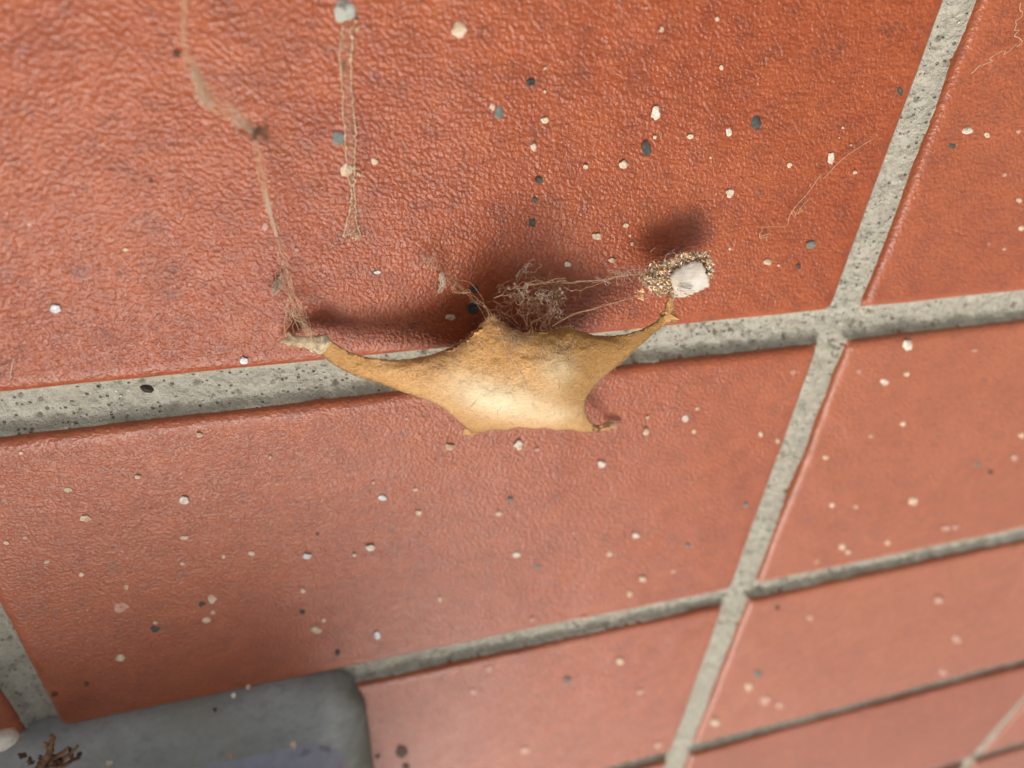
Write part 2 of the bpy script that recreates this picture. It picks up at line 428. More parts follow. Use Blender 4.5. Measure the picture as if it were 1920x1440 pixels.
# ------------------------------------------------------------------ the egg sac
# outline in the photo with the height of each point above the tiles
OUT = [(588, 640, .035), (607, 630, .045), (625, 641, .055), (655, 660, .075), (700, 672, .10), (750, 675, .12), (800, 668, .14), (840, 654, .155), (872, 636, .17),
       (896, 615, .185), (912, 598, .195), (926, 592, .20), (940, 603, .20), (952, 613, .20), (980, 619, .20), (1020, 620, .20), (1045, 616, .20), (1066, 611, .20), (1085, 619, .195),
       (1110, 628, .185), (1140, 630, .175), (1172, 627, .16), (1205, 617, .145), (1230, 602, .135), (1246, 588, .13), (1262, 592, .125), (1268, 601, .125),
       (1240, 614, .135), (1222, 628, .145), (1196, 652, .16), (1165, 680, .17), (1138, 702, .17), (1115, 722, .165), (1100, 744, .15), (1097, 766, .125), (1104, 786, .09), (1113, 799, .07), (1128, 803, .055), (1120, 811, .055), (1098, 812, .065), (1070, 806, .09), (1045, 807, .105), (1022, 802, .11), (1000, 804, .115), (972, 801, .115), (950, 807, .108), (925, 806, .095), (905, 812, .08), (883, 812, .06), (878, 806, .06),
       (868, 797, .08), (850, 781, .10), (830, 764, .115), (800, 750, .12), (760, 737, .115), (710, 718, .10), (670, 706, .085), (635, 690, .065), (610, 672, .045), (592, 657, .035)]
def in_poly(x, y, poly):
    c = False; n = len(poly); j = n - 1
    for i in range(n):
        if (poly[i][1] > y) != (poly[j][1] > y) and x < (poly[j][0] - poly[i][0]) * (y - poly[i][1]) / (poly[j][1] - poly[i][1]) + poly[i][0]: c = not c
        j = i
    return c
def dense_outline(o, step):
    p = np.array(o + [o[0]], float); out = []
    for a in range(len(p) - 1):
        m = max(1, int(np.hypot(*(p[a + 1] - p[a])[:2]) / step))
        for q in range(m): out.append(p[a] + (p[a + 1] - p[a]) * q / m)
    return np.array(out)
def make_sac():
    step = 5.5
    B = dense_outline(OUT, step); poly = B[:, :2].tolist(); nb = len(B)
    B2 = B.copy()
    B2[:, :2] += .9 * np.stack([fbm(B[:, 0] / 9, B[:, 1] / 9, 2), fbm(B[:, 0] / 9 + 40, B[:, 1] / 9, 2)], -1)
    pts = [tuple(p) for p in B2[:, :2]]
    seg = [(k, (k + 1) % nb) for k in range(nb)]
    row = 0; y = 590
    while y < 815:
        x = 585 + (step / 2 if row % 2 else 0)
        while x < 1272:
            if in_poly(x, y, poly) and np.min(np.hypot(B[:, 0] - x, B[:, 1] - y)) > step * .6: pts.append((x + rng.uniform(-.7, .7), y + rng.uniform(-.7, .7)))
            x += step
        y += step * .87; row += 1
    vs, es, fs, *_ = geometry.delaunay_2d_cdt([Vector(p) for p in pts], seg, [list(range(nb))], 1, 1e-4)
    XY = np.array([tuple(v) for v in vs]); n = len(XY)
    E = np.array(es); isb = np.zeros(n, bool)
    cnt = {}
    for fc in fs:
        for a in range(len(fc)):
            k = tuple(sorted((fc[a], fc[(a + 1) % len(fc)]))); cnt[k] = cnt.get(k, 0) + 1
    be = [k for k, c in cnt.items() if c == 1]
    for a, b in be: isb[a] = isb[b] = True
    hb = np.zeros(n)
    for k in np.where(isb)[0]:
        d = np.hypot(B[:, 0] - XY[k, 0], B[:, 1] - XY[k, 1]); hb[k] = B[np.argmin(d), 2]
    deg = np.zeros(n); np.add.at(deg, E[:, 0], 1); np.add.at(deg, E[:, 1], 1)
    def relax(u, src, it=1500):
        for _ in range(it):
            s = np.zeros(n); np.add.at(s, E[:, 0], u[E[:, 1]]); np.add.at(s, E[:, 1], u[E[:, 0]])
            u = np.where(isb, u, s / np.maximum(deg, 1) + src)
        return u
    h0 = relax(np.where(isb, hb, .14), 0)
    u = relax(np.zeros(n), 1.0); u /= u.max()
    fz = .62 * np.sqrt(u) * .55 + .66 * u           # dome with a soft shoulder
    X, Y = XY[:, 0], XY[:, 1]
    def blob(cx, cy, sx, sy, rot=0):
        c, s = math.cos(rot), math.sin(rot); dx = X - cx; dy = Y - cy
        return np.exp(-(((c * dx + s * dy) / sx) ** 2 + ((-s * dx + c * dy) / sy) ** 2))
    # the egg mass pushes the silk out along a ridge low on the sac ; folds run to the corners
    front = .060 * fz + .026 * blob(955, 760, 105, 42, .12) + .012 * blob(1042, 700, 34, 40) - .004 * blob(1000, 650, 70, 26) - .004 * blob(1075, 735, 30, 40)
    front *= sstep(0, .10, u)
    base = np.array([P(x, y, h) for x, y, h in zip(X, Y, h0)])
    wx = base[:, 0]; wy = base[:, 1]
    front += sstep(0, .06, u) * (.0018 * fbm(wx * 22, wy * 22, 3) + .0016 * fbm(wx * 60, wy * 60, 2))
    ang = np.arctan2(Y - 715, X - 985)
    nrm = np.array([-.12, -.42, .9]); nrm /= np.linalg.norm(nrm)
    # keep the outline where it is seen, push the swelling out towards the light
    out = CP - P(980, 720, .14); out /= out[2]
    A = base + front[:, None] * (.85 * out + .15 * np.array([0, 0, 1.0]))
    Bk = base - (.055 * fz)[:, None] * np.array([0, .1, 1.0])
    inner = ~isb; remap = np.full(n, -1); remap[isb] = np.where(isb)[0]; remap[inner] = n + np.arange(inner.sum())
    V = np.vstack([A, Bk[inner]])
    f = []
    for fc in fs:
        a = np.cross(A[fc[1]] - A[fc[0]], A[fc[2]] - A[fc[0]])
        q = list(fc) if a[2] > 0 else list(fc)[::-1]
        f.append(tuple(q)); f.append(tuple(int(remap[k]) for k in q[::-1]))
    return V, f, A, XY, fs, u, X, Y, blob, inner
V, f, SA, SXY, SF, SU, SX, SY, blob, inner = make_sac()
sac = empty('egg_sac', P(960, 715, .02))
tag(sac, 'papery tan spider egg sac with drawn-out corners hanging over the mortar joint', 'egg sac')
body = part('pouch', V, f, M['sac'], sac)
thin = 1.0 * blob(945, 748, 88, 32, .2) + .55 * blob(1040, 690, 32, 30) + .35 * blob(1040, 775, 40, 16) + .25 * blob(880, 715, 60, 30, .4)  # pale silk and the lit ridge's highlight, both put into the colour
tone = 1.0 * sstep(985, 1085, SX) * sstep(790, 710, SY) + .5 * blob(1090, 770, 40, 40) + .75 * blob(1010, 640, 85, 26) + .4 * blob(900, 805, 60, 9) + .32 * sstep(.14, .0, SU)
for nm, val in (('thin', thin), ('tone', tone)):
    a = body.data.attributes.new(nm, 'FLOAT', 'POINT')
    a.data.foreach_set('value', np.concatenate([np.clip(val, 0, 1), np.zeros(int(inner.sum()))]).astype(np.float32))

def on_sac(x, y):
    k = np.argsort(np.hypot(SX - x, SY - y))[:4]; w = 1 / (np.hypot(SX[k] - x, SY[k] - y) + .5)
    return (SA[k] * w[:, None]).sum(0) / w.sum()

M['silk_tan'] = mat_silk('tan_silk', (.72, .50, .30), 1, .35)
M['silk_pale'] = mat_silk('pale_silk', (.70, .57, .43), 1, .35)
M['silk_brown'] = mat_silk('brown_silk', (.30, .17, .095), 1, .3)
M['silk_dark'] = mat_silk('dusty_brown_silk', (.30, .165, .09), 1, .25)
M['silk_film'] = mat_silk('silk_film', (.60, .40, .22), .30, .3)
M['film2'] = mat_silk('thin_tan_gauze', (.62, .42, .24), .6, .3)
M['hair_dark'] = mat_silk('dark_hair', (.12, .065, .03), 1, .1)
M['gauze'] = mat_silk('cream_gauze', (.72, .58, .38), 1, .3)

# frayed pale tip at the left end and the shreds on the right-hand tips
mb = MB()
def ragged(mb, poly, th=.003, n=7, jag=2.2):
    """a torn scrap: closed outline (px, py, h) with thickness"""
    o = dense_outline(poly, n); o[:, 0] += [rng.gauss(0, jag * .5) for _ in o]; o[:, 1] += [rng.gauss(0, jag * .5) for _ in o]
    T = np.array([P(*q) for q in o]); T[:, 2] += [rng.gauss(0, .004) for _ in o]
    Bt = T.copy(); Bt[:, 2] -= th; m = len(T); c = T.mean(0)
    V = np.vstack([T, Bt, [c + [0, 0, .004]], [c - [0, 0, th]]])
    f = [(a, (a + 1) % m, 2 * m) for a in range(m)] + [(m + (a + 1) % m, m + a, 2 * m + 1) for a in range(m)]
    f += [((a + 1) % m, a, m + a, m + (a + 1) % m) for a in range(m)]
    mb.add(V, f)
ragged(mb, [(524, 641, .012), (540, 636, .02), (541, 625, .03), (556, 631, .035), (580, 634, .045), (606, 630, .06), (612, 645, .06), (602, 662, .05), (578, 655, .035), (553, 648, .02)], .004, 5, 1.1)
ragged(mb, [(588, 634, .05), (608, 628, .062), (622, 640, .062), (612, 660, .06), (596, 664, .05)], .005, 5, 1.6)
for k in range(40):
    x = rng.uniform(530, 615); y = rng.uniform(632, 662); h = .015 + (x - 530) / 85 * .05
    a = rng.gauss(2.8, .6); L = rng.uniform(8, 26)
    p = spline([P(x, y, h), P(x + L * .5 * math.cos(a), y + L * .3 * math.sin(a) + rng.gauss(0, 2), h + .006), P(x + L * math.cos(a), y + L * .6 * math.sin(a) + rng.gauss(0, 3), max(.004, h - .004))], 6)
    mb.tube(p, .0003, 3)
mb.build('frayed_tip', M['gauze'], sac, True)
mb = MB()
ragged(mb, [(1140, 795, .014), (1156, 790, .010), (1167, 794, .006), (1160, 800, .008), (1148, 803, .012)], .002, 4, 1.6)
mb.build('frayed_end', M['film2'], sac, True); mb = MB()
ragged(mb, [(1238, 612, .135), (1243, 588, .132), (1249, 572, .125), (1256, 558, .115), (1263, 560, .115), (1263, 580, .12), (1272, 597, .125), (1262, 606, .128), (1252, 604, .13)], .004, 5, 1.6)
mb.build('shred', M['sac'], sac, False); mb = MB()
ragged(mb, [(1106, 795, .07), (1122, 799, .055), (1132, 796, .03), (1142, 794, .014), (1150, 799, .008), (1142, 804, .012), (1128, 809, .045), (1112, 812, .06)], .003, 5, 1.6)
mb.build('shred', M['sac'], sac, False); mb = MB()
ragged(mb, [(872, 803, .06), (890, 804, .06), (915, 807, .07), (884, 816, .03), (868, 815, .012)], .003, 5, 1.2)
mb.build('shred', M['sac'], sac, False)

# fine fibres lying on the silk
def sac_fibres(name, m, n, r, L0, L1, curl):
    mb = MB(); t = 0
    while t < n:
        x = rng.uniform(620, 1240); y = rng.uniform(600, 810)
        if not in_poly(x, y, [(q[0], q[1]) for q in OUT]): continue
        t += 1
        a = rng.uniform(0, 6.28) if rng.random() < .5 else rng.gauss(.25, .5)
        L = rng.uniform(L0, L1); pts = []
        for s in range(7):
            if not in_poly(x, y, [(q[0], q[1]) for q in OUT]): break
            q = on_sac(x, y); pts.append(q + [0, 0, .0012 + .002 * rng.random()])
            a += rng.gauss(0, curl); x += L / 6 * math.cos(a); y += L / 6 * math.sin(a)
        if len(pts) > 2: mb.tube(pts, r, 3)
    o = mb.build(name, m, sac); o['kind'] = 'stuff'
sac_fibres('surface_fibre', M['silk_pale'], 90, .00022, 14, 60, .14)
sac_fibres('surface_fibre', M['hair_dark'], 34, .00022, 6, 18, .3)
# fuzz standing off the rim
mb = MB()
Bd = dense_outline(OUT, 3.0)
for q in Bd:
    for _ in range(2):
        a = rng.uniform(0, 6.28); L = rng.uniform(2, 6)
        p0 = P(*q); p1 = P(q[0] + L * .5 * math.cos(a), q[1] + L * .5 * math.sin(a), q[2] + .004); p2 = P(q[0] + L * math.cos(a) + rng.gauss(0, 1), q[1] + L * math.sin(a), q[2] + .004)
        mb.tube([p0, p1, p2], .00028, 3)
o = mb.build('rim_fuzz', M['silk_tan'], sac); o['kind'] = 'stuff'

# ------------------------------------------------------------------ silk strands and the tangle
def bundle(mb, path, n, spread, r, fray=0.0, pts=40):
    base = spline([P(*q) for q in path], pts)
    env = np.sin(np.linspace(0, math.pi, pts)) * .6 + .4
    for k in range(n):
        off = nrng.normal(0, 1, 3) * spread * np.array([1, 1, .5])
        w = base + off[None, :] * env[:, None] + wob(pts, spread * .8 + fray, 7) * env[:, None]
        a, b = (0, pts) if rng.random() < .6 else sorted((rng.randrange(pts), rng.randrange(pts)))
        if b - a > 4:
            w = w[a:b]; w[:, 2] = np.maximum(w[:, 2], .003); mb.tube(w, r * rng.uniform(.7, 1.3), 3)
strand = empty('web_strand', P(500, 370, .08))
tag(strand, 'wispy silk strand from the top edge down to the left tip of the sac', 'web strand')
mb = MB()
bundle(mb, [(346, -40, .27), (345, 60, .26), (349, 100, .25)], 8, .0013, .0005)
bundle(mb, [(349, 100, .25), (380, 165, .24), (432, 208, .23), (478, 248, .22)], 13, .0054, .00033, .003)
bundle(mb, [(478, 248, .22), (484, 290, .19), (496, 350, .14), (505, 395, .11), (520, 445, .09)], 9, .0018, .0004, .001)
bundle(mb, [(520, 445, .09), (532, 490, .08), (545, 545, .065), (562, 600, .06), (585, 640, .055)], 12, .0046, .0003, .002)
bundle(mb, [(528, 575, .02), (548, 590, .03), (570, 600, .045), (592, 648, .055)], 5, .004, .0007, .002)
bundle(mb, [(545, 545, .06), (550, 580, .05), (545, 615, .035), (548, 632, .03)], 6, .006, .0005, .003)
mb.build('fibre', M['silk_tan'], strand)
mb = MB()
bundle(mb, [(497, 352, .137), (505, 395, .11), (518, 440, .09)], 6, .0011, .0009)
mb.build('pale_fibre', M['silk_pale'], strand); mb = MB()
bundle(mb, [(362, 120, .24), (372, 150, .235), (380, 180, .22), (400, 200, .20)], 8, .003, .0006, .002)
bundle(mb, [(430, 200, .23), (452, 228, .225), (478, 250, .22)], 6, .003, .0007, .002)
mb.build('pale_fibre', M['silk_pale'], strand)
mb = MB()   # the matted knot where the strand bends
for k in range(40):
    c = np.array([rng.gauss(482, 13), rng.gauss(247, 9)])
    a = rng.uniform(0, 6.28); q = []
    for s in range(8):
        q.append(P(c[0], c[1], .22 + rng.gauss(0, .006))); a += rng.gauss(0, .9); c = c + 3.4 * np.array([math.cos(a), math.sin(a) * .7])
    mb.tube(q, .0007, 3)
bundle(mb, [(495, 252, .22), (520, 270, .16), (560, 290, .08), (600, 310, .02)], 5, .006, .0003, .004)
mb.build('knot', M['silk_brown'], strand)

tangle = empty('web_tangle', P(1010, 555, .18))
tag(tangle, 'fluffy tangle of curled grey brown silk above the upper rim of the sac', 'web tangle')
def curly(mb, cx, cy, sx, sy, h, n, r, steps=16, st=3.4, curl=.8, hz=.016):
    for k in range(n):
        c = np.array([rng.gauss(cx, sx), rng.gauss(cy, sy)]); a = rng.uniform(0, 6.28); q = []; z = h + rng.gauss(0, hz); b = rng.gauss(0, .25)
        for s in range(steps):
            q.append(P(c[0], c[1], z)); b += rng.gauss(0, .25); b *= .8; a += b * curl * 1.6 + rng.gauss(0, .15); z += rng.gauss(0, .003)
            c = c + st * np.array([math.cos(a), math.sin(a)]) - .04 * (c - np.array([cx, cy]))
        mb.tube(spline(q, steps * 2), r * rng.uniform(.7, 1.3), 3)
mb = MB()
curly(mb, 985, 543, 20, 15, .18, 20, .0004, 22, 4.5, .6)
curly(mb, 1045, 545, 12, 16, .18, 20, .00045, 14, 4, .5)
curly(mb, 995, 590, 36, 14, .19, 15, .00038, 22, 5.5, .6)
curly(mb, 1036, 580, 7, 18, .19, 18, .00042, 14, 4, .5)
curly(mb, 945, 585, 14, 14, .19, 8, .0003, 18, 5.5, .6)
for a, b in (((1000, 560), (985, 612)), ((985, 556), (990, 616)), ((1040, 575), (1020, 615)), ((1045, 570), (1012, 628)), ((1030, 600), (1040, 628)), ((1035, 600), (1018, 626)), ((940, 580), (975, 612)), ((1028, 590), (985, 615)), ((1030, 600), (1034, 632)), ((1026, 608), (1010, 640))):
    for k in range(2):
        p0 = np.array([a[0] + rng.gauss(0, 3), a[1] + rng.gauss(0, 3), .18]); p2 = np.array([b[0] + rng.gauss(0, 4), b[1] + rng.gauss(0, 3), .205]); pm = (p0 + p2) / 2 + [rng.gauss(0, 4), rng.gauss(0, 4), 0]
        mb.tube(spline([P(*p0), P(*pm), P(*p2)], 12), .0004, 3)
mb.build('brown_fibre', M['silk_dark'], tangle)
mb = MB()
curly(mb, 978, 546, 11, 8, .185, 11, .0005, 18, 2.8, 1.5, .010)
curly(mb, 1015, 556, 9, 7, .185, 14, .0005, 18, 2.0, 1.5, .010)
curly(mb, 1034, 580, 6, 14, .19, 9, .0005, 14, 2.6, 1.2, .010)
curly(mb, 988, 518, 10, 8, .18, 6, .0004, 16, 3, 1)
mb.build('pale_curl', mat_silk('dusty_tan_silk', (.58, .45, .33), 1, .3), tangle)
mb = MB()
for k in range(60):
    x, y = rng.choice([(1052, 548), (1042, 556), (1015, 555), (985, 545), (1036, 585)]); mb.chip(P(rng.gauss(x, 7), rng.gauss(y, 7), .18 + rng.gauss(0, .008)), rng.uniform(.0015, .0042), .5)
mb.build('dust_bit', mat_simple('web_dust', (.25, .14, .08), (.52, .38, .25), 90, .9, .4, .003, .1), tangle, False)['kind'] = 'stuff'
mb = MB()
bundle(mb, [(925, 560, .19), (955, 545, .185), (985, 534, .18), (1020, 528, .178), (1060, 523, .172)], 4, .0025, .0004, .001)
bundle(mb, [(985, 535, .18), (1020, 530, .178), (1062, 526, .172)], 3, .001, .0005, .0006)
bundle(mb, [(1055, 530, .172), (1090, 527, .16), (1125, 525, .15), (1160, 517, .14), (1215, 512, .125)], 4, .001, .0004, .0006)
bundle(mb, [(1050, 535, .172), (1080, 545, .165), (1110, 535, .155), (1160, 518, .14)], 3, .001, .0004, .0008)
bundle(mb, [(1035, 612, .20), (1070, 592, .19), (1120, 577, .165), (1170, 562, .145), (1205, 552, .13)], 4, .0008, .0004, .0005)
mb.build('tan_fibre', M['silk_tan'], tangle)
mb = MB()
curly(mb, 1155, 518, 16, 3, .14, 14, .0004, 8, 3.6, .4, .004)
mb.build('tuft', M['silk_pale'], tangle)

s2 = empty('web_strand', P(850, 540, .12))
tag(s2, 'short frayed silk strand from the tiles down to the upper left peak of the sac', 'web strand')
mb = MB()
bundle(mb, [(925, 598, .20), (905, 572, .18), (880, 552, .15), (850, 530, .11), (825, 508, .07)], 7, .0026, .0004, .0015)
bundle(mb, [(915, 600, .195), (895, 560, .165), (845, 515, .10), (800, 490, .03)], 4, .004, .00035, .003)
bundle(mb, [(880, 548, .15), (855, 545, .13), (838, 525, .11), (850, 520, .10)], 3, .002, .0006, .002)
mb.build('fibre', M['silk_tan'], s2)
mb = MB()
bundle(mb, [(826, 512, .07), (830, 530, .04), (822, 550, .008)], 14, .0025, .0007, .001)
mb.build('tuft', M['silk_pale'], s2); mb = MB()
curly(mb, 805, 497, 12, 7, .02, 20, .0003, 10, 3.2, .8, .004)
mb.build('wisp', M['silk_pale'], s2)
s3 = MB()   # long fine threads drawn across the front of the sac
tag(tangle, None)
for path in ([(930, 605), (948, 650), (975, 700), (1000, 760)], [(1018, 628), (1012, 650), (1005, 680)], [(1040, 612), (1040, 640), (1036, 665)]):
    s3.tube(spline([on_sac(*q) + [0, 0, .006] for q in path], 20), .0004, 3)
for k in range(46):
    x, y = (rng.gauss(965, 13), rng.gauss(640, 14)) if k < 34 else (rng.gauss(1065, 16), rng.gauss(645, 8))
    a = rng.uniform(0, 6.28); q = []
    for s in range(7):
        q.append(on_sac(x, y) + [0, 0, .006]); a += rng.gauss(0, .6); x += 3 * math.cos(a); y += 3 * math.sin(a)
    s3.tube(q, .0003, 3)
s3.build('cobweb', M['silk_pale'], sac)['kind'] = 'stuff'

# ------------------------------------------------------------------ crumb cluster with the white flake
deb = empty('debris_clump', P(1275, 525, .10))
tag(deb, 'clump of orange tan crumbs caught in silk with a white papery flake', 'debris')
CR = [(1236, 524, 22, 20), (1250, 512, 20, 18), (1244, 535, 16, 14), (1215, 520, 14, 9), (1228, 530, 16, 14), (1240, 505, 16, 10), (1262, 495, 18, 9), (1290, 482, 20, 9), (1318, 484, 14, 10), (1328, 495, 8, 12), (1245, 545, 14, 8), (1332, 505, 4, 10), (1262, 546, 8, 10), (1238, 520, 20, 14), (1225, 528, 14, 10)]
M['crumb_a'] = mat_simple('orange_crumb', (.58, .33, .15), (.76, .50, .27), 70, .95, .5, .004, .08)
M['crumb_b'] = mat_simple('pale_crumb', (.58, .45, .31), (.74, .63, .48), 70, .95, .5, .004, .08)
M['crumb_c'] = mat_simple('grey_crumb', (.30, .22, .15), (.52, .42, .32), 70, .95, .5, .004, .08)
def crumb_set(name, m, n, r0, r1):
    mb = MB()
    for k in range(n):
        x, y, sx, sy = rng.choice(CR); px = rng.gauss(x, sx * .55); py = rng.gauss(y, sy * .6)
        if rng.random() < .5: mb.chip(P(px, py, .086 + rng.gauss(0, .014)), rng.uniform(r0, r1), .35)
        else:     # curled shavings
            a = rng.uniform(0, 6.28); q = []; z = .088 + rng.gauss(0, .012); R_ = rng.uniform(2.2, 5)
            for s in range(6):
                w = a + s * .42; q.append(P(px + R_ * math.cos(w), py + R_ * math.sin(w), z + s * .002))
            mb.tube(q, rng.uniform(.001, .0024), 4)
    o = mb.build(name, m, deb, False); o['kind'] = 'stuff'
mb = MB()
ragged(mb, [(1208, 515, .080), (1232, 500, .080), (1262, 486, .080), (1290, 472, .080), (1318, 474, .080), (1333, 486, .080), (1330, 510, .080), (1318, 535, .080), (1290, 545, .080), (1262, 556, .080), (1240, 551, .080), (1214, 535, .080)], .006, 6, 2.4)
mb.build('matted_silk', mat_simple('matted_tan_silk', (.46, .29, .15), (.70, .52, .33), 50, .85, .8, .008, .2), deb, False)
crumb_set('crumb', M['crumb_a'], 240, .0025, .006); crumb_set('crumb', M['crumb_b'], 300, .0025, .0065); crumb_set('crumb', M['crumb_c'], 50, .003, .006)
mb = MB(); curly(mb, 1236, 525, 16, 14, .092, 90, .0004, 12, 3.4, .7, .01); curly(mb, 1185, 514, 14, 5, .13, 14, .0003, 10, 3, .6, .006); curly(mb, 1285, 488, 24, 8, .092, 45, .0004, 10, 3, .8, .01)
bundle(mb, [(1262, 552, .10), (1262, 575, .080), (1264, 594, .125)], 5, .001, .0006); bundle(mb, [(1258, 550, .10), (1256, 570, .080), (1246, 596, .13)], 4, .001, .0006)
mb.build('silk', M['silk_pale'], deb)
mb = MB()
for k in range(18): mb.chip(P(rng.gauss(1201, 5), rng.gauss(551, 5), .13 + rng.gauss(0, .006)), rng.uniform(.003, .007), .4)
mb.build('hanging_crumb', M['crumb_a'], deb, False)
# flake: a bent, faceted sheet with thickness
def make_flake():
    n1, n2 = 18, 15
    c = [(1255, 514, .104), (1313, 485, .110), (1332, 537, .104), (1270, 561, .098)]
    T = []
    for b in range(n2):
        for a in range(n1):
            s, t = a / (n1 - 1), b / (n2 - 1)
            # rounded corners, bulging sides
            s0, t0 = s, t; uu, ww = 2 * s - 1, 2 * t - 1
            s = .5 + .5 * uu * math.sqrt(1 - .22 * ww * ww); t = .5 + .5 * ww * math.sqrt(1 - .22 * uu * uu)
            s = .5 + (s - .5) * 1.06; t = .5 + (t - .5) * 1.06
            x = c[0][0] * (1 - s) * (1 - t) + c[1][0] * s * (1 - t) + c[2][0] * s * t + c[3][0] * (1 - s) * t
            y = c[0][1] * (1 - s) * (1 - t) + c[1][1] * s * (1 - t) + c[2][1] * s * t + c[3][1] * (1 - s) * t
            h = c[0][2] * (1 - s) * (1 - t) + c[1][2] * s * (1 - t) + c[2][2] * s * t + c[3][2] * (1 - s) * t
            edge = max(abs(s - .5), abs(t - .5)) * 2
            edge = max(abs(s0 - .5), abs(t0 - .5)) * 2; x += rng.gauss(0, 1.2) * (edge > .95); y += rng.gauss(0, 1.2) * (edge > .95)
            h += .016 * (1 - (2 * t0 - 1) ** 2) + .012 * abs(mnoise.noise((s0 * 2.2 + t0, t0 * 1.3, 1))) + .0012 * mnoise.noise((s0 * 9, t0 * 9, 3)) - .010 * max(0, t - .7) - .012 * max(0, .2 - s) * 5 * t
            T.append(P(x, y, h))
    T = np.array(T); Bt = T - np.array([0, .001, .006]); N = len(T)
    f = []
    for b in range(n2 - 1):
        for a in range(n1 - 1):
            i = b * n1 + a; q = (i, i + n1, i + n1 + 1, i + 1); f.append(q); f.append(tuple(k + N for k in q[::-1]))
    rim = [a for a in range(n1)] + [b * n1 + n1 - 1 for b in range(1, n2)] + [(n2 - 1) * n1 + a for a in range(n1 - 2, -1, -1)] + [b * n1 for b in range(n2 - 2, 0, -1)]
    for k in range(len(rim)):
        a, b = rim[k], rim[(k + 1) % len(rim)]; f.append((a, b, b + N, a + N))
    s = NB('white_papery_flake', .5, .4)
    cc = s.ramp(s.noise(26, 5, .65), [(.3, (.56, .46, .33)), (.5, (.72, .65, .55)), (.72, (.76, .73, .71))])
    cc = s.mix(s.ramp(s.noise(75, 3, .6, s.map((.6, 3, 1), (0, 0, 0), (0, 0, .6))), [(.58, 0.0), (.72, .5)]), cc, (.52, .38, .22))
    s.col(cc); s.bump(s.noise(60, 3, .6, s.map((.6, 3, 1), (0, 0, 0), (0, 0, .6))), .4, .004)
    tl = s.n('ShaderNodeBsdfTranslucent'); s.l(cc, tl.inputs[0]); mxs = s.n('ShaderNodeMixShader'); mxs.inputs[0].default_value = .3
    s.l(s.b.outputs[0], mxs.inputs[1]); s.l(tl.outputs[0], mxs.inputs[2]); s.l(mxs.outputs[0], s.t.nodes['Material Output'].inputs[0])
    o = part('flake', T.tolist() + Bt.tolist(), f, s.m, deb, True)
    mb = MB()
    for k in range(10):
        x, y = rng.uniform(1266, 1282), rng.uniform(535, 552)
        mb.tube(spline([P(x, y, .13), P(x + 8, y + rng.uniform(2, 8), .135), P(x + rng.uniform(14, 24), y + rng.uniform(4, 12), .128)], 8), .0007, 3)
    mb.build('fringe', M['white'], o if False else deb)
make_flake()

# ------------------------------------------------------------------ dried trail, hairs, litter
trail = empty('dried_trail', P(655, 260, 0))
tag(trail, 'dried see-through drip trail with crusty rims running down from the grey dropping', 'dried trail')
L_ = [(645, 48), (641, 90), (640, 150), (643, 200), (647, 240), (648, 285), (655, 330), (658, 360), (654, 400), (644, 440)]
R_ = [(660, 48), (658, 95), (658, 150), (663, 205), (667, 250), (664, 290), (664, 330), (665, 360), (668, 405), (677, 444)]
Ls = spline([(*q, 0) for q in L_], 70)[:, :2]; Rs = spline([(*q, 0) for q in R_], 70)[:, :2]
wd = 2.6 * fbm(np.arange(70) * .21, np.zeros(70), 3); Ls[:, 0] += wd; Rs[:, 0] += 2.2 * fbm(np.arange(70) * .23, np.zeros(70) + 9.5, 3)
Ls = Ls + .9 * np.array([[rng.gauss(0, 1), 0] for _ in Ls]); Rs = Rs + .9 * np.array([[rng.gauss(0, 1), 0] for _ in Rs])
V = []; f = []
for k in range(70):
    for t in range(5):
        q = Ls[k] * (1 - t / 4) + Rs[k] * t / 4; V.append(P(q[0], q[1], .0045 + .0015 * math.sin(t / 4 * math.pi) + .0008 * rng.random()))
for k in range(69):
    for t in range(4): f.append((k * 5 + t, (k + 1) * 5 + t, (k + 1) * 5 + t + 1, k * 5 + t + 1))
M['film'] = mat_silk('dried_film', (.56, .36, .22), .14, .1, .4)
part('film', V, f, M['film'], trail)
mb = MB()
for edge in (Ls, Rs):
    pts = np.array([P(*q, .004) for q in edge]); rr = np.array([.0016 * (.35 + 1.1 * abs(mnoise.noise((k * .55, edge[0][0], 0)))) for k in range(70)])
    mb.tube(pts, rr, 5)
    for k in range(70):
        if rng.random() < .55: mb.chip(P(edge[k][0] + rng.gauss(0, 1), edge[k][1] + rng.gauss(0, 1.5), .005), rng.uniform(.0012, .003), .5)
for k in range(40):
    t = rng.random(); mb.chip(P(644 + 33 * t, 443 + rng.gauss(0, 3), .004), rng.uniform(.0014, .003), .5)
for k in range(70):
    y = rng.uniform(330, 440); i = int((y - 48) / 396 * 69); q = Ls[i] * (1 - .5) + Rs[i] * .5
    mb.chip(P(q[0] + rng.gauss(0, 4), y, .004), rng.uniform(.001, .0022), .5)
for x, y in ((672, 325), (676, 328), (680, 322), (668, 312), (666, 60), (669, 56), (671, 52), (667, 40)): mb.chip(P(x, y, .004), .004, .4)
o = mb.build('crust', mat_simple('pale_tan_crust', (.50, .33, .19), (.68, .52, .34), 60, .8, .4), trail, False); o['kind'] = 'stuff'

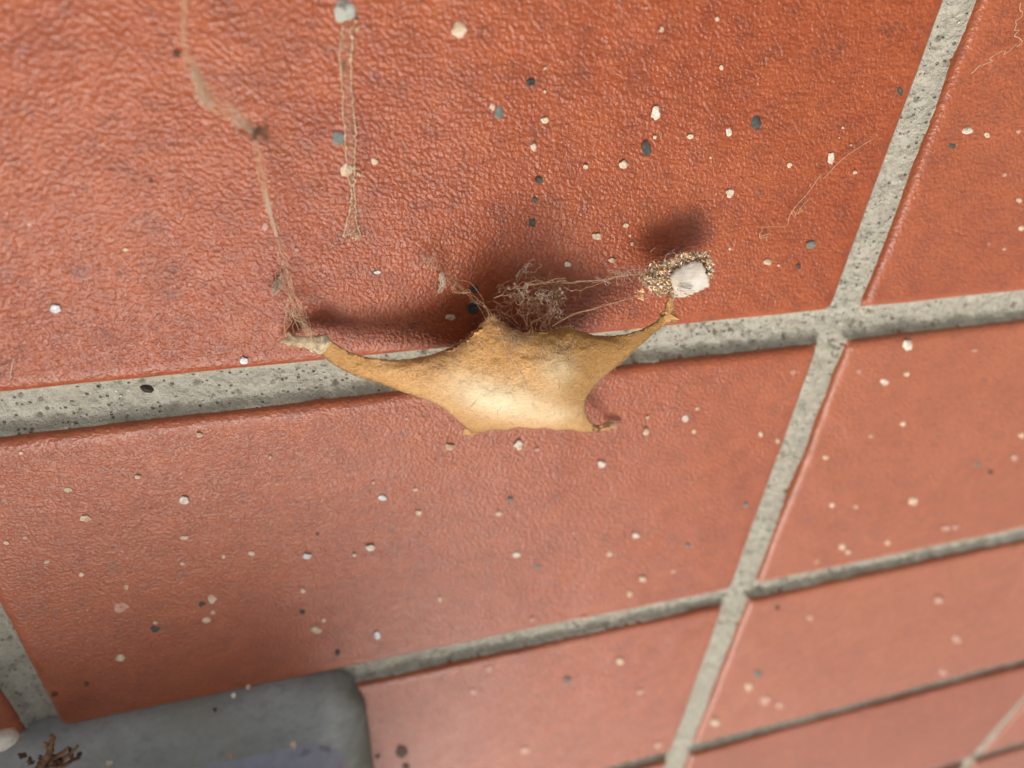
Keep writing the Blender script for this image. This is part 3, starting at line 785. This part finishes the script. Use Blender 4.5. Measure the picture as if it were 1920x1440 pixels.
def hair(name, label, paths, r, m='silk_tan', jit=.0025):
    mb = MB()
    for p in paths:
        q = spline([P(*a) for a in p], 36); q[:, :2] += wob(36, jit, 9)[:, :2]; mb.tube(q, r, 3)
    return tag(mb.build(name, M[m]), label, 'hair')
hair('fibre_hair', 'short curved pale hair on the tiles at the far left', [[(38, 658, .006), (24, 680, .02), (18, 712, .006)], [(0, 690, .005), (18, 682, .006)]], .0009, 'silk_pale', .0006)
hair('fibre_hair', 'fine kinked tan hair lying right of the crumb clump', [[(1640, 258, .01), (1595, 285, .01), (1560, 312, .012), (1530, 335, .01), (1505, 372, .012), (1484, 402, .01), (1470, 424, .01), (1440, 422, .01), (1418, 425, .01)], [(1424, 427, .008), (1432, 440, .01), (1438, 452, .006)], [(1484, 402, .01), (1500, 395, .01), (1520, 370, .014)]], .00075, 'silk_tan', .006)
hair('fibre_hair', 'faint tan thread in the upper right corner', [[(1914, 0, .01), (1912, 30, .012), (1908, 45, .01), (1912, 62, .01), (1906, 88, .01)], [(1905, 82, .01), (1860, 110, .02), (1820, 138, .01)]], .0009, 'silk_tan', .005)
mb = MB(); curly(mb, 518, 536, 6, 9, .008, 16, .0003, 9, 3, .6, .003); bundle(mb, [(528, 515, .01), (520, 535, .008), (512, 550, .006)], 9, .003, .0006, .001)
tag(mb.build('silk_tuft', M['silk_pale']), 'small white silk tuft left of the long strand', 'silk tuft')
mb = MB(); curly(mb, 640, 405, 40, 40, .006, 10, .00025, 16, 5, .4, .002)
tag(mb.build('cobweb', M['silk_tan']), 'faint loose cobweb threads around the flared foot of the trail', 'cobweb', None, 'stuff')

def make_twig():
    root = empty('twig_scrap', P(110, 1408, .10)); tag(root, 'broken dark brown scrap of dry twig lying on the grey ledge', 'twig')
    mb = MB(); h = .105
    for path, r in (([(70, 1445, h), (86, 1420, h + .01), (94, 1400, h + .02), (97, 1380, h + .03)], .011), ([(85, 1432, h), (110, 1420, h + .012), (128, 1402, h + .02)], .008), ([(112, 1425, h), (130, 1412, h + .01), (145, 1398, h + .01)], .007), ([(60, 1450, h), (100, 1436, h), (150, 1420, h + .006)], .009), ([(92, 1402, h + .02), (84, 1392, h + .03)], .005)):
        q = spline([P(*a) for a in path], 9) + wob(9, .003, 4); mb.tube(q, np.linspace(r, r * .45, 9), 6)
    mb.build('stem', mat_simple('dry_bark', (.10, .045, .02), (.30, .16, .075), 40, .8, .7, .006), root)
    mb = MB()
    for k in range(26): mb.chip(P(rng.gauss(100, 22), rng.gauss(1425, 12), h + rng.uniform(0, .02)), rng.uniform(.005, .013), .6)
    mb.build('bark_bit', M['brown'], root, False)['kind'] = 'stuff'
    return root
make_twig()
def blob_mesh(c, rx, ry, rz, rot, seed, seg=12, rings=6, amp=.18):
    V = []; f = []
    cr, sr = math.cos(rot), math.sin(rot)
    for a in range(rings + 1):
        th = math.pi * a / rings
        for b in range(seg):
            ph = 2 * math.pi * b / seg; d = np.array([math.sin(th) * math.cos(ph), math.sin(th) * math.sin(ph), math.cos(th)])
            k = 1 + amp * mnoise.noise((d[0] * 1.6 + seed, d[1] * 1.6, d[2] * 1.6 + seed * .37)) * 1.6
            x, y, z = d * k * np.array([rx, ry, rz]); V.append((c[0] + cr * x - sr * y, c[1] + sr * x + cr * y, c[2] + z))
    for a in range(rings):
        for b in range(seg): f.append((a * seg + b, (a + 1) * seg + b, (a + 1) * seg + (b + 1) % seg, a * seg + (b + 1) % seg))
    return V, f
v_, f_ = blob_mesh(P(6, 1386, .125), .034, .024, .022, .5, 3.3)
tag(mesh_obj('pebble', v_, f_, mat_simple('pale_pebble', (.50, .45, .34), (.72, .68, .58), 30, .7, .4)), 'pale rounded pebble on the grey ledge at the left edge', 'pebble')
v_, f_ = blob_mesh(P(276, 727, -.036), .0135, .0095, .010, -.6, 5.1, amp=.05)
bead = mat_simple('amber_black_bead', (.012, .007, .006), (.05, .02, .008), 40, .18, 0, 0, .6)
tag(mesh_obj('seed', v_, f_, bead), 'shiny black amber seed sitting in the left mortar joint', 'seed')

# ------------------------------------------------------------------ droppings and flecks
# x, y, rx, ry (photo pixels), kind
SPK = [
 (645, 20, 23, 24, 'grey', 'big round grey dropping at the head of the dried trail'), (860, 57, 16, 15, 'cream', 'big square-ish cream dropping near the top edge'),
 (633, 260, 15, 15, 'slate', 'round grey dropping beside the dried trail'), (650, 318, 12, 15, 'cream', 'cream dropping sitting on the dried trail'),
 (661, 316, 4, 9, 'brown', 'thin dark seed husk against the cream dropping on the trail'),
 (935, 212, 10, 13, 'slate', 'slate grey dropping touching a small cream one'), (923, 200, 6, 8, 'cream', 'small cream dropping touching a slate grey one'),
 (1212, 279, 9, 15, 'black', 'long oblong black dropping'), (1229, 212, 9, 14, 'white', 'bright white oval dropping above the long black one'),
 (1418, 230, 11, 13, 'black', 'largest oval black dropping on the right of the upper tile'), (1686, 170, 8, 11, 'black', 'black dropping close to the upright mortar joint'),
 (1520, 460, 10, 8, 'slate', 'slate grey dropping with a dark tail right of the crumb clump'), (887, 577, 13, 12, 'black', 'round black dropping in the shadow left of the upper peak of the sac'),
 (890, 542, 9, 8, 'black', 'black dropping behind the short frayed strand'), (995, 155, 9, 8, 'black', 'small round black dropping high on the upper tile'),
 (1011, 338, 8, 8, 'black', 'topmost of three black droppings in a column above the tangle'), (1003, 375, 6, 6, 'black', 'middle one of three black droppings in a column above the tangle'),
 (998, 418, 8, 8, 'black', 'lowest of three black droppings in a column above the tangle'),
 (844, 595, 10, 6, 'cream', 'cream scrap in the dark shadow above the left arm'), (457, 676, 9, 7, 'glassy', 'glassy pale grit just above the left mortar joint'),
 (104, 579, 11, 8, 'glassy', 'grey white grit alone at the far left'), (345, 937, 11, 9, 'white', 'plump white dropping on the lower left tile'),
 (160, 972, 11, 7, 'cream', 'flat cream dropping at the far left of the lower tile'), (972, 834, 10, 9, 'white', 'round white dropping just below the sac'),
 (844, 838, 10, 7, 'cream', 'oval cream dropping below the lower left corner of the sac'), (1128, 870, 9, 7, 'white', 'white dropping below the lower right tip of the sac'),
 (593, 1181, 11, 7, 'cream', 'oval cream dropping above the rounded corner of the ledge'), (226, 1233, 10, 7, 'cream', 'cream dropping in the shade above the left part of the ledge'),
 (291, 1179, 9, 7, 'black', 'black dropping with a cream cap in the shade above the ledge'), (398, 1123, 9, 8, 'cream', 'cream dropping beside a small black one above the ledge'),
 (378, 1132, 8, 5, 'black', 'small black dropping beside a cream one above the ledge'), (576, 1042, 10, 6, 'glassy', 'glittering grey grit in the middle of the lower tile'),
 (753, 1410, 12, 11, 'brown', 'dark brown stain near the bottom edge right of the ledge'), (1813, 245, 11, 7, 'white', 'long white dropping on the right-hand upper tile'),
 (1785, 273, 7, 6, 'black', 'black dropping on the right-hand upper tile'), (1701, 647, 11, 10, 'white', 'round white dropping just under the right mortar joint'),
 (1657, 716, 10, 8, 'white', 'oval white dropping right of the upright joint below the crossing'), (1712, 939, 10, 9, 'cream', 'round cream dropping on the middle right tile'),
 (1427, 644, 8, 7, 'white', 'bright white dropping on the mortar right of the sac'), (717, 933, 8, 6, 'glassy', 'silvery grit on the tile below the sac'),
 (1558, 297, 7, 12, 'white', 'upright white oval dropping beside the kinked hair'), (1368, 362, 8, 8, 'white', 'pale blue white flake above the crumb clump'),
 (707, 1192, 7, 8, 'glassy', 'glassy grit just above the end of the lower joint'), (1119, 443, 9, 7, 'cream', 'cream dropping above the silk between tangle and clump'),
 (645, 125, 4, 9, 'brown', 'small dark seed husk on the dried trail'), (331, 102, 8, 7, 'brown', 'dark brown bit beside the long strand near the top'),
 (550, 1397, 6, 9, 'cream', 'cream fleck on the lower step of the ledge'), (283, 339, 5, 5, 'brown', 'dark pit-like speck on the left of the upper tile'),
 (227, 1137, 14, 11, 'faint', 'pale smear on the tile above the ledge'), (1434, 1312, 12, 9, 'faint', 'blurred pale smear on the lower right tile'),
]
SMALL = """1021 225 8 7 cream;1000 276 6 8 cream;1169 309 9 8 cream;1098 313 6 5 cream;1227 257 4 4 cream;1173 423 6 5 cream;1181 442 3 3 cream;1185 457 4 5 cream;1022 128 4 3 cream;1021 172 3 3 white;1240 55 5 6 cream;702 302 7 7 cream;1212 15 4 3 faint;1148 488 8 5 cream;1064 495 7 6 white;1295 256 5 5 cream
1344 36 5 5 cream;1352 127 4 6 cream;1366 248 6 8 white;1293 257 5 5 cream;1480 309 6 6 cream;1603 323 5 4 cream;1368 467 3 3 white;1850 253 6 6 cream;1803 295 7 3 faint;1883 328 5 4 faint;1909 247 5 4 faint;1910 376 6 5 cream;1915 428 6 6 cream;1580 239 3 3 cream;1595 272 3 2 cream;1573 258 2 2 cream;1882 467 4 3 faint;1853 457 6 4 faint;1332 295 3 3 cream
1439 491 8 6 cream;1460 497 3 3 cream;1497 499 5 5 black;1700 701 7 5 cream;1632 817 7 6 cream;1609 817 5 5 slate;1735 818 6 5 slate;1692 794 7 5 cream;1808 801 7 5 faint;1548 857 7 5 cream;1576 869 5 5 slate;1285 784 7 7 white;1307 766 4 3 cream;1301 809 5 4 cream;1426 814 5 5 cream;1458 827 5 5 cream;1459 855 3 3 cream;1610 763 6 4 faint;1913 790 7 5 faint;1914 816 8 6 cream;1902 858 8 6 faint;1560 947 6 5 cream;1603 949 7 5 cream;1648 938 7 6 faint;1655 951 6 5 faint;1398 946 6 5 slate;1302 883 4 3 faint;1487 698 6 5 faint;1610 697 5 4 faint;1832 870 7 4 slate;1857 885 6 5 brown;1827 657 6 4 faint
1579 1025 8 6 cream;1578 1008 6 5 faint;1590 1034 7 4 cream;1664 1017 8 6 cream;1527 1051 9 7 faint;1773 990 8 6 faint;1791 988 7 5 faint;1760 1125 9 7 faint;1518 1158 7 5 faint;1794 1198 10 7 faint;1403 1288 8 7 cream;1462 1322 8 6 faint;1341 1354 9 7 cream;1421 1263 8 6 slate;1457 1139 5 5 brown;1768 1260 9 5 faint;1205 1086 7 6 cream;1262 1071 5 4 faint;1290 1022 6 5 slate
694 1027 9 6 white;665 1041 4 3 white;785 961 7 5 cream;935 963 7 5 cream;969 1040 8 6 white;1009 1062 6 5 slate;1192 1004 8 6 white;1143 1038 6 5 cream;1181 1114 6 6 cream;825 1123 4 6 cream;998 1161 5 4 faint;917 1255 7 6 faint;1163 1240 8 7 cream;1064 1276 7 6 slate;985 1407 10 8 faint;888 1297 7 6 faint;760 1437 8 7 brown;708 1418 6 5 brown;1097 1159 8 4 faint;1233 1397 8 6 faint;1200 1297 7 5 faint
12 1017 7 4 cream;47 1008 6 4 faint;88 1053 7 4 cream;153 1077 6 4 cream;345 1008 9 4 cream;342 1057 5 4 cream;237 1101 5 5 cream;419 1044 4 4 cream;472 1037 6 5 cream;568 1107 6 5 cream;387 1162 8 6 cream;399 1149 5 4 cream;292 1167 6 3 cream;567 1147 6 5 black;607 1163 5 4 cream;633 1223 6 6 black;162 1282 6 5 brown;102 1302 7 4 brown;595 1001 3 3 black;403 1330 5 5 brown;438 1303 5 6 white;465 1288 5 6 faint;205 1430 8 6 cream;432 1418 5 6 faint
373 815 6 5 cream;127 918 9 5 cream;258 894 6 4 white;40 849 5 3 cream;507 857 3 3 cream;1211 810 7 6 cream;779 918 6 4 cream;957 936 7 5 slate;1214 782 4 3 cream;1007 843 5 3 faint;707 510 7 4 glassy;858 508 3 3 faint;497 425 6 8 faint;556 468 5 4 faint;235 468 6 3 cream;55 420 5 4 faint;1037 798 3 3 cream;762 785 4 3 faint;700 905 3 3 faint;1075 1000 3 3 faint"""
small = []
for item in SMALL.replace('\n', ';').split(';'):
    a = item.split(); small.append((int(a[0]), int(a[1]), int(a[2]), int(a[3]), a[4]))
LM = [(590, 650, "the sac's left tip"), (925, 597, "the sac's upper peak"), (1265, 590, "the sac's right tip"), (1118, 806, "the sac's lower right tip"), (885, 808, "the sac's lower left corner"),
      (1010, 550, 'the silk tangle'), (1293, 525, 'the white flake'), (1590, 615, 'the upper joint crossing'), (1400, 1115, 'the lower joint crossing'), (670, 1275, "the ledge's rounded corner"),
      (110, 1410, 'the twig scrap'), (660, 440, "the trail's flared foot"), (645, 20, 'the big grey dropping'), (860, 57, 'the big cream dropping'), (633, 260, "the trail's grey dropping"),
      (935, 211, 'the cream and slate pair'), (1212, 279, 'the oblong black dropping'), (1418, 230, 'the largest black dropping'), (1686, 170, 'the black dropping by the joint'),
      (276, 727, 'the amber seed'), (457, 676, 'the glassy grit'), (345, 937, 'the plump white dropping'), (1657, 716, 'the oval white dropping'), (1712, 939, 'the round cream dropping'), (1813, 245, 'the long white dropping'),
      (753, 1410, 'the dark brown stain'), (576, 1042, 'the glittering grit'), (593, 1181, 'the oval cream dropping by the ledge'), (226, 1233, 'the shaded cream dropping'), (1558, 297, 'the upright white oval'), (717, 933, 'the silvery grit'),
      (1290, 1420, 'the lowest joint crossing'), (1128, 870, 'the white dropping under the sac'), (972, 834, 'the round white dropping under the sac')]
ADJ = {'cream': 'cream', 'white': 'white', 'slate': 'slate grey', 'faint': 'faint pinkish', 'black': 'black', 'brown': 'dark brown', 'glassy': 'glassy'}
labels = {s[5] for s in SPK}
def speck_label(x, y, rx, ry, kind):
    size = 'tiny' if rx < 4.5 else ('small' if rx < 6.5 else '')
    shape = 'flat' if rx > ry * 1.5 else ('upright' if ry > rx * 1.25 else ('oval' if rx > ry * 1.2 else 'round'))
    for q in sorted(LM, key=lambda q: math.hypot(q[0] - x, q[1] - y)):
        dx, dy = x - q[0], y - q[1]; d = math.hypot(dx, dy)
        if d < 14: continue
        v = 'above' if dy < -.42 * d else ('below' if dy > .42 * d else ''); h = 'left' if dx < -.42 * d else ('right' if dx > .42 * d else '')
        rel = (v + ' and ' + h + ' of' if h else v) if v else h + ' of'
        dist = 'just ' if d < 60 else ('' if d < 150 else 'well ')
        if len(f'{size} {shape} {ADJ[kind]} fleck {dist}{rel} {q[2]}'.split()) > 16: continue
        for t in (f"{size} {shape} {ADJ[kind]} fleck {dist}{rel} {q[2]}",):
            t = ' '.join(t.split())
            if t not in labels: labels.add(t); return t
    return None
def speck(x, y, rx, ry, kind, label, seed):
    big = max(rx, ry) >= 8
    on_ledge = y > 1262 and x < 680 and y > 1345 - x * .16
    h = .06 if on_ledge and y < 1390 else (.13 if on_ledge else 0.0)
    c = P(x, y, h)
    inm = False
    for i in (0, -1, -2):
        a, b = h_edge(i, 1); c1, d1 = h_edge(i, -1)
        if c1 * c[0] + d1 < c[1] < a * c[0] + b: inm = True
    if inm and not on_ledge: h = -.045; c = P(x, y, h)
    # radii in the plane of the tiles: measured where the photo shows them
    ex = (P(x + rx, y, h) - c) * .9; ey = (P(x, y + ry, h) - c) * .9
    seg = 14 if big else 9; rings = [(1.0, -.004), (.90, .32), (.70, .74), (.40, 1.0)] if big else [(1.0, -.004), (.85, .55), (.45, 1.0)]
    ht = (float(np.linalg.norm(ex)) * (.05 if kind in ('faint',) else .15))
    if kind == 'brown' and rx > 9: ht *= .3
    if kind == 'grey': ht *= .55
    V = []; f = []
    for k, (r, z) in enumerate(rings):
        for s in range(seg):
            w = 2 * math.pi * s / seg; j = 1 + .48 * mnoise.noise((math.cos(w) * 1.3 + seed * 3.1, math.sin(w) * 1.3 + seed, k * .25)) + .22 * mnoise.noise((math.cos(w) * 4 + seed, math.sin(w) * 4, seed))
            p = c + r * j * (math.cos(w) * ex + math.sin(w) * ey); zz = z * ht * (1 + .35 * mnoise.noise((p[0] * 70, p[1] * 70, seed)))
            V.append((p[0], p[1], h + zz + .001))
    n = len(rings)
    for k in range(n - 1):
        for s in range(seg): f.append((k * seg + s, k * seg + (s + 1) % seg, (k + 1) * seg + (s + 1) % seg, (k + 1) * seg + s))
    V.append((c[0], c[1], h + ht * (.80 if big else 1.02))); t = len(V) - 1
    for s in range(seg): f.append(((n - 1) * seg + s, (n - 1) * seg + (s + 1) % seg, t))
    nm = {'glassy': 'grit', 'faint': 'fleck'}.get(kind, 'dropping' if big else 'fleck')
    o = mesh_obj(nm, V, f, M[kind], None, True, origin=(c[0], c[1], h))
    if kind in ('cream', 'white') and max(rx, ry) >= 9:
        cv = [(c[0] + (.26 * math.cos(w) + .12) * ex[0] + .26 * math.sin(w) * ey[0], c[1] + (.26 * math.cos(w) + .12) * ex[1] + .26 * math.sin(w) * ey[1], h + ht * .98) for w in [2 * math.pi * q / 8 for q in range(8)]]
        cv += [(c[0] + .12 * ex[0], c[1] + .12 * ex[1], h + ht * 1.12)]
        mesh_obj('core', cv, [(q, (q + 1) % 8, 8) for q in range(8)], M['crumb_c'], o, True, origin=(c[0], c[1], h))
    tag(o, label, {'grit': 'grit', 'fleck': 'fleck', 'dropping': 'dropping'}[nm], 'droppings and flecks on the tiles')
    return o
for k, s in enumerate(SPK): speck(*s[:5], s[5], k * 1.73 + .3)
for k, s in enumerate(small): speck(*s, speck_label(*s), k * 2.31 + 90.7)
